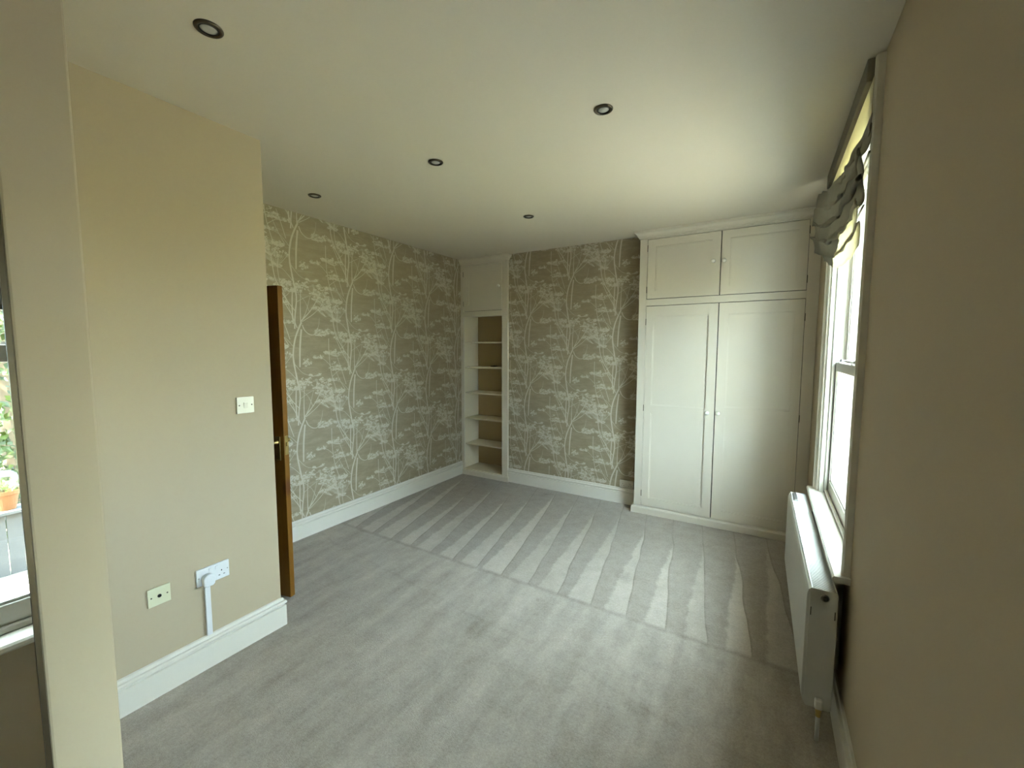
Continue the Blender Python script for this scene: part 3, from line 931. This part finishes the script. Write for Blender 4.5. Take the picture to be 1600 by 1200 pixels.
# ================================================================== roman blind, slipped down at its near end
bl = thing('roman_blind', 'crumpled grey linen roman blind bunched at the window top', 'blind', (XR - 0.04, 2.77, 2.0))
obj('headrail', boxes((XR - 0.050, XR - 0.022, W1[0] - 0.04, W1[1] + 0.05, 2.615, H - 0.002)), M['linen'], bl, bevel=0.003)
def cloth_point(s, t):
    """s: 0 near end .. 1 far end (along y); t: 0 top edge .. 1 bottom hem"""
    y = 2.115 + s * 1.285
    ztop = 2.618
    flat = 0.44 - 0.34 * min(1.0, max(0.0, (s - 0.25) / 0.45))          # near the camera the upper part hangs as one flat layer
    t0 = t
    t = max(0.0, (t - flat) / (1 - flat))
    zbot = 2.02 + 0.16 * s ** 1.6 - 0.035 * math.sin(PI * min(1, s * 1.15))
    # four slack folds: the profile runs out into the room and back as it comes down
    k = t * 5.1
    fold = 0.5 - 0.5 * math.cos(2 * PI * k)
    env = math.sin(PI * min(1.0, t * 1.02)) ** 0.7
    n1 = mnoise.noise(Vector((s * 4.5, t * 5.0, 1.7)))
    n2 = mnoise.noise(Vector((s * 11.0 + t * 9, t * 12.0 - s * 5, 5.2)))
    drop = t + 0.075 * math.sin(2 * PI * k) * (1 - 0.3 * s)          # cloth doubles back on itself
    if t0 < flat:
        return (XR - 0.0305, y, ztop + (zbot + 0.45 - ztop) * t0 / flat * 0.9 - 0.0)
    ztop = ztop + (zbot + 0.45 - ztop) * 0.9
    z = ztop + (zbot - ztop) * drop - 0.05 * env * math.sin(PI * s) * (0.5 + 0.5 * n1) + 0.012 * n2
    bulge = 0.028 + 0.060 * s ** 1.3
    x = XR - 0.030 - env * (bulge * (0.40 + 0.45 * s + (0.60 - 0.45 * s) * fold) + 0.030 * n1 + 0.016 * n2) - 0.012 * t
    y += 0.02 * n1 * (1 - abs(2 * s - 1)) + 0.02 * math.sin(PI * t) * (1 if s > 0.97 else 0) + 0.012 * n2 * (1 - abs(2 * s - 1))
    return (min(x, XR - 0.029), y, z)
NS, NT = 110, 130
bm = bmesh.new()
grid = [[bm.verts.new(cloth_point(i / NS, j / NT)) for j in range(NT + 1)] for i in range(NS + 1)]
for i in range(NS):
    for j in range(NT):
        bm.faces.new((grid[i][j], grid[i + 1][j], grid[i + 1][j + 1], grid[i][j + 1]))
upper = [f for f in bm.faces if max(abs(v.co.x - (XR - 0.0305)) for v in f.verts) < 1e-5]
bm2 = bmesh.new()
for f in upper:
    bm2.faces.new([bm2.verts.new(v.co) for v in f.verts])
bmesh.ops.remove_doubles(bm2, verts=bm2.verts, dist=1e-6)
bmesh.ops.delete(bm, geom=upper, context='FACES')
keep = []
hem_bm = bmesh.new()
for i in range(int(NS * 0.62)):
    j0 = int(NT * (0.80 + 0.14 * (i / (NS * 0.62)) ** 1.5))
    for j in range(j0, NT):
        f = bm.faces.get((grid[i][j], grid[i + 1][j], grid[i + 1][j + 1], grid[i][j + 1]))
        if f:
            hem_bm.faces.new([hem_bm.verts.new(v.co) for v in f.verts])
            keep.append(f)
bmesh.ops.delete(bm, geom=keep, context='FACES')
bmesh.ops.remove_doubles(hem_bm, verts=hem_bm.verts, dist=1e-6)
hf = obj('turned_hem', hem_bm, M['lining'], bl, smooth=True, label='turned up hem of the cloth glowing against the window')
hm = hf.modifiers.new('thickness', 'SOLIDIFY')
hm.thickness = 0.0012
hm.offset = 0
cl = obj('cloth', bm, M['linen'], bl, smooth=True)
lin = obj('lining', bm2, M['lining'], bl, smooth=True, label='thin cream lining lit through by the window')
lm = lin.modifiers.new('thickness', 'SOLIDIFY')
lm.thickness = 0.0012
lm.offset = 0
sm = cl.modifiers.new('thickness', 'SOLIDIFY')
sm.thickness = 0.0022
sm.offset = 0
for tt in (0.33, 0.57, 0.80):
    bm = bmesh.new()
    tube(bm, [Vector(cloth_point(s / 10, tt)) + Vector((0.012, 0, 0)) for s in range(11)], 0.004, 8)
    obj('batten', bm, M['linen'], bl)

# plain roman blind drawn half down over the window beside the camera
b2 = thing('window_blind', 'plain linen roman blind half lowered over the near window', 'blind', (XR - 0.04, (W2[0] + W2[1]) / 2, 1.80))
obj('headrail', boxes((XR - 0.050, XR - 0.030, W2[0] - 0.06, W2[1] + 0.06, 2.63, H - 0.002)), M['linen'], b2, bevel=0.003)
bm = bmesh.new()
prof = []
for k in range(41):
    z = 2.63 - 0.90 * k / 40
    prof.append((XR - 0.038 - 0.022 * max(0, math.sin(PI * (2.63 - z) / 0.225)) ** 0.8 * min(1, (2.63 - z) * 2), z))
ring = [[bm.verts.new((x, yy, z)) for x, z in prof] for yy in (W2[0] - 0.06, W2[1] + 0.06)]
for k in range(40):
    bm.faces.new((ring[0][k], ring[1][k], ring[1][k + 1], ring[0][k + 1]))
c2 = obj('cloth', bm, M['linen'], b2, smooth=True)
sm = c2.modifiers.new('thickness', 'SOLIDIFY')
sm.thickness = 0.002
sm.offset = 0
obj('hem_bar', boxes((XR - 0.044, XR - 0.036, W2[0] - 0.06, W2[1] + 0.06, 1.718, 1.734)), M['linen'], b2, bevel=0.002)

# ================================================================== wall fittings
XF = XA + 0.0004
def wall_plate(name, parent, y0, y1, z0, z1, th, mat):
    bm = boxes((XF, XF + th, y0, y1, z0, z1))
    return obj(name, bm, mat, parent, bevel=0.0025, seg=3)
# light switch
t = thing('light_switch', 'cream single rocker light switch by the wall corner', 'light switch', (XA, 1.162, 1.262))
wall_plate('plate', t, 1.119, 1.205, 1.262, 1.348, 0.010, M['switch_plastic'])
bm = bmesh.new()
prism(bm, [(XF + 0.010, 1.290), (XF + 0.0115, 1.290), (XF + 0.0155, 1.319), (XF + 0.010, 1.319)], 'y', 1.152, 1.172)
obj('rocker', bm, M['switch_plastic'], t, bevel=0.001)
for yy in (1.131, 1.193):
    bm = bmesh.new()
    lathe(bm, [(0.0035, 0), (0.0035, 0.0006)], (XF + 0.010, yy, 1.305), 'x', 12)
    obj('screw', bm, M['hinge'], t)
# double socket with a plug pushed in
t = thing('double_socket', 'white double wall socket above the skirting', 'socket', (XA, 0.969, 0.430))
wall_plate('plate', t, 0.896, 1.042, 0.430, 0.516, 0.010, M['plastic'])
for yc in (0.932, 1.006):
    for dy, dz, w, h in ((0.0, 0.011, 0.0035, 0.007), (-0.011, -0.011, 0.0065, 0.0035), (0.011, -0.011, 0.0065, 0.0035)):
        obj('pin_hole', boxes((XF + 0.0098, XF + 0.0104, yc + dy - w / 2 - 0.0005, yc + dy + w / 2 + 0.0005, 0.463 + dz - h / 2, 0.463 + dz + h / 2)), M['black'], t)
for yc in (0.955, 0.983):
    bm = bmesh.new()
    prism(bm, [(XF + 0.010, 0.488), (XF + 0.0115, 0.488), (XF + 0.0145, 0.506), (XF + 0.010, 0.506)], 'y', yc - 0.006, yc + 0.006)
    obj('switch_rocker', bm, M['plastic'], t, bevel=0.0008)
for yy in (0.905, 1.033):
    bm = bmesh.new()
    lathe(bm, [(0.003, 0), (0.003, 0.0006)], (XF + 0.010, yy, 0.473), 'x', 12)
    obj('screw', bm, M['steel'], t)
# plug
t = thing('mains_plug', 'white mains plug in the left half of the double socket', 'plug', (XA + 0.010, 0.940, 0.425))
bm = bmesh.new()
out = []
for k in range(0, 13):
    a = PI * k / 12
    out.append((0.940 + 0.0265 * math.cos(a), 0.462 + 0.026 * math.sin(a)))
out += [(0.916, 0.436), (0.924, 0.427), (0.956, 0.427), (0.964, 0.436)]
prism(bm, out, 'x', XF + 0.0103, XF + 0.040)
obj('plug_body', bm, M['plastic'], t, bevel=0.005, seg=3)
bm = bmesh.new()
tube(bm, [(XF + 0.020, 0.940, 0.430), (XF + 0.018, 0.9385, 0.420), (XF + 0.012, 0.9375, 0.412)], [0.005, 0.004, 0.0035], 10)
obj('cable', bm, M['plastic'], t, smooth=True)
# trunking
t = thing('cable_trunking', 'white vertical cable trunking running from socket to skirting', 'trunking', (XA, 0.937, 0.16))
obj('channel', boxes((XF, XF + 0.014, 0.927, 0.949, 0.1665, 0.418)), M['plastic'], t, bevel=0.0015)
obj('lid', boxes((XF + 0.0141, XF + 0.0165, 0.9265, 0.9495, 0.1675, 0.418)), M['plastic'], t, bevel=0.001)
# aerial socket
t = thing('aerial_socket', 'yellowed single aerial socket left of the double socket', 'socket', (XA, 0.748, 0.427))
wall_plate('plate', t, 0.705, 0.791, 0.427, 0.512, 0.009, M['cream_plastic'])
bm = bmesh.new()
lathe(bm, [(0.0075, 0), (0.0075, 0.003), (0.0055, 0.003), (0.0055, 0.0006)], (XF + 0.009, 0.748, 0.470), 'x', 18)
obj('aerial_port', bm, M['black'], t)
for yy in (0.718, 0.778):
    bm = bmesh.new()
    lathe(bm, [(0.0034, 0), (0.0034, 0.0006)], (XF + 0.009, yy, 0.470), 'x', 12)
    obj('screw', bm, M['hinge'], t)
# double socket on the chimney breast, half behind the wardrobe
t = thing('papered_socket', 'wallpaper coloured socket on chimney breast beside the wardrobe', 'socket', (-1.19, YB, 0.166))
M['paper_plate'] = paint('papered_plate', (0.50, 0.46, 0.37), 0.35, 0.25, 60, 60, 0.0, 0.4)
obj('plate', boxes((-1.262, -1.116, YB - 0.0125, YB - 0.001, 0.1675, 0.250)), M['paper_plate'], t, bevel=0.002)
for xc in (-1.228, -1.152):
    for dx, dz, w, h in ((0.0, 0.010, 0.0035, 0.007), (-0.011, -0.011, 0.0065, 0.0035), (0.011, -0.011, 0.0065, 0.0035)):
        obj('pin_hole', boxes((xc + dx - w / 2, xc + dx + w / 2, YB - 0.0129, YB - 0.0123, 0.203 + dz - h / 2, 0.203 + dz + h / 2)), M['black'], t)
    obj('switch_rocker', boxes((xc + (0.02 if xc < -1.19 else -0.02) - 0.005, xc + (0.02 if xc < -1.19 else -0.02) + 0.005, YB - 0.0155, YB - 0.0125, 0.222, 0.240)), M['paper_plate'], t, bevel=0.0008)

# ================================================================== recessed spotlights
SPOT = [(-1.697, 0.784, 'recessed bronze spotlight nearest the camera above the light switch wall'),
        (-0.695, 1.957, 'recessed bronze spotlight nearest the window, right of the ceiling'),
        (-1.725, 1.980, 'recessed bronze spotlight in the middle of the ceiling'),
        (-2.838, 1.948, 'recessed bronze spotlight near the door and papered wall'),
        (-1.748, 3.156, 'recessed bronze spotlight farthest from the camera by the chimney breast')]
sp = thing('ceiling_spotlight', SPOT[0][2], 'spotlight', (SPOT[0][0], SPOT[0][1], H), 0, 'recessed ceiling spotlights')
c0 = (SPOT[0][0], SPOT[0][1], H)
bm = bmesh.new()
lathe(bm, [(0.044, -0.0003), (0.044, -0.003), (0.041, -0.0065), (0.036, -0.0075), (0.031, -0.006), (0.031, -0.0004)], c0, 'z', 32)
rim = obj('rim', bm, M['bronze'], sp, smooth=True)
bm = bmesh.new()
lathe(bm, [(0.0295, -0.0005), (0.0295, -0.0062), (0.0265, -0.0062), (0.0265, -0.0005)], c0, 'z', 28)
obj('lamp_ring', bm, M['black'], sp)
bm = bmesh.new()
lathe(bm, [(0.026, -0.0005), (0.026, -0.0035), (0.018, -0.0055), (0.006, -0.0065)], c0, 'z', 28)
obj('lamp_face', bm, M['lens'], sp, smooth=True)
for x, y, lab in SPOT[1:]:
    c = copy_tree(sp)
    c.location = (x, y, H)
    c['label'] = lab

# ================================================================== small dark thing left on a shelf
t = thing('shelf_trinket', 'small dark slim item lying on the second bookcase shelf', 'trinket', (-2.955, 4.455, 1.378))
bm = bmesh.new()
tube(bm, [(-3.000, 4.440, 1.3855), (-2.975, 4.450, 1.3865), (-2.945, 4.462, 1.387), (-2.915, 4.478, 1.3855)], [0.005, 0.0075, 0.0075, 0.004], 10)
obj('body', bm, M['darkitem'], t, smooth=True)
bm = bmesh.new()
tube(bm, [(-2.985, 4.441, 1.393), (-2.955, 4.453, 1.3955), (-2.935, 4.463, 1.393)], 0.0022, 8)
obj('clip', bm, M['steel'], t, smooth=True)

# ================================================================== garden outside the window wall
GZ = -0.55
gl = obj('lawn', boxes((-30, 40, -30, 34, GZ - 0.2, GZ)), M['lawn'])
tag(gl, 'sunlit lawn outside the windows', None, None, 'structure')
tag(obj('gravel_bed', boxes((XR + WT + 0.01, 9.0, -6.0, 1.55, GZ, GZ + 0.02)), paint('dark_gravel', (0.13, 0.12, 0.095), 0.9, 0.4, 30, 60, 0.5)), 'dark gravel bed before the near window', None, None, 'structure')
tag(obj('terrace', boxes((XR + WT + 0.01, 4.2, 1.55, 7.5, GZ, GZ + 0.03)), paint('bounce_paving', (0.22, 0.21, 0.175), 0.85, 0.08, 3, 40, 0.3)), 'unseen terrace added to bounce daylight through the radiator window', None, None, 'structure')  # put out of view to bounce light up to the ceiling
# low board fence with a cap rail
fx = 4.30
fe = thing('board_fence', 'low weathered grey board fence in the garden', 'fence', (fx, 1.5, GZ))
first = None
for i in range(46):
    yy = -2.6 + i * 0.104
    if first is None:
        bm = bmesh.new()
        box(bm, fx, fx + 0.02, yy, yy + 0.096, GZ, 0.055)
        first = obj('slat', bm, M['greyboard'], fe)
    else:
        c = first.copy()
        COL.objects.link(c)
        c.parent = fe
        c.location = (first.location.x + (0.003 if i % 2 else 0), first.location.y + i * 0.104, first.location.z)
obj('cap_rail', boxes((fx - 0.05, fx + 0.20, -2.65, 2.2, 0.056, 0.085)), M['greyboard'], fe, bevel=0.004)
for yy in (-2.5, -0.7, 1.1, 2.05):
    obj('post', boxes((fx + 0.04, fx + 0.13, yy, yy + 0.09, GZ, 0.055)), M['greyboard'], fe)
# plant pot under a clear cover standing on the cap rail
pt = thing('plant_pot', 'terracotta plant pot with a clear cover on the garden fence', 'plant pot', (fx + 0.07, 0.85, 0.0855))
pc = (fx + 0.07, 0.85, 0.0855)
bm = bmesh.new()
lathe(bm, [(0.060, 0), (0.085, 0.15), (0.095, 0.15), (0.097, 0.185), (0.086, 0.185), (0.080, 0.150), (0.040, 0.148)], pc, 'z', 28)
obj('pot', bm, M['terracotta'], pt)
bm = bmesh.new()
lathe(bm, [(0.100, 0.187), (0.102, 0.27), (0.085, 0.34), (0.045, 0.385), (0.006, 0.395)], pc, 'z', 28)
obj('clear_cover', bm, M['clear'], pt, smooth=True)
rng = random.Random(4)
def leaf(bm, p, d, n, L, W):
    d = d.normalized()
    s = d.cross(n).normalized()
    a = bm.verts.new(p)
    b = bm.verts.new(p + d * L * 0.5 + s * W * 0.5 + n * L * 0.06)
    c = bm.verts.new(p + d * L)
    e = bm.verts.new(p + d * L * 0.5 - s * W * 0.5 + n * L * 0.06)
    bm.faces.new((a, b, c, e))
bm = bmesh.new()
for _ in range(60):
    a = rng.uniform(0, 2 * PI)
    p = Vector(pc) + Vector((0.04 * math.cos(a), 0.04 * math.sin(a), 0.16 + rng.uniform(0, 0.10)))
    d = Vector((math.cos(a), math.sin(a), rng.uniform(0.2, 1.4)))
    leaf(bm, p, d, Vector((-math.sin(a) * 0.3, math.cos(a) * 0.3, 1)).normalized(), rng.uniform(0.04, 0.08), 0.025)
obj('foliage', bm, M['leaf2'], pt)
# shrubs behind the fence
def shrub(name, cx, cy, rx, ry, h, n, lab, seed):
    rng = random.Random(seed)
    t = thing(name, lab, 'shrub', (cx, cy, GZ), 0, 'garden shrubs behind the fence')
    bm = bmesh.new()
    tube(bm, [(cx, cy, GZ), (cx + 0.05, cy, GZ + h * 0.3), (cx - 0.03, cy + 0.05, GZ + h * 0.7)], [0.09, 0.07, 0.03], 8)
    obj('stem', bm, M['bark'], t)
    bm = bmesh.new()
    for _ in range(n):
        a, zz = rng.uniform(0, 2 * PI), rng.uniform(0.02, 1.0)
        prof = (1 - (2 * zz - 0.75) ** 4 * 0.35) * (0.65 + 0.35 * math.sin(PI * min(1, 0.2 + zz)))
        bumpf = 0.85 + 0.3 * mnoise.noise(Vector((math.cos(a) * 2 + seed, math.sin(a) * 2, zz * 4)))
        rr = prof * bumpf * (0.6 + 0.4 * rng.random() ** 0.35)
        p = Vector((cx + rx * rr * math.cos(a), cy + ry * rr * math.sin(a), GZ + h * zz))
        d = Vector((math.cos(a + rng.uniform(-1, 1)), math.sin(a + rng.uniform(-1, 1)), rng.uniform(-0.8, 0.9)))
        nn = Vector((math.cos(a), math.sin(a), rng.uniform(0.2, 1.2))).normalized()
        leaf(bm, p, d, nn, rng.uniform(0.07, 0.15), rng.uniform(0.04, 0.08))
    obj('foliage', bm, M['leaf'], t, kind='stuff')
shrub('garden_shrub', 6.3, -2.6, 1.2, 1.4, 2.6, 6000, 'low leafy garden shrub, first behind the fence', 3)
shrub('garden_shrub', 5.9, 1.15, 1.2, 1.05, 6.5, 17000, 'tallest leafy garden shrub, behind the plant pot', 8)  # grown this tall to keep sky light off the near window
shrub('garden_shrub', 8.6, 1.7, 1.3, 1.5, 5.5, 12000, 'broad leafy garden shrub behind the tallest one', 33)
shrub('garden_shrub', 13.0, 9.5, 1.2, 1.2, 2.2, 3000, 'low leafy garden shrub far across the lawn', 15)
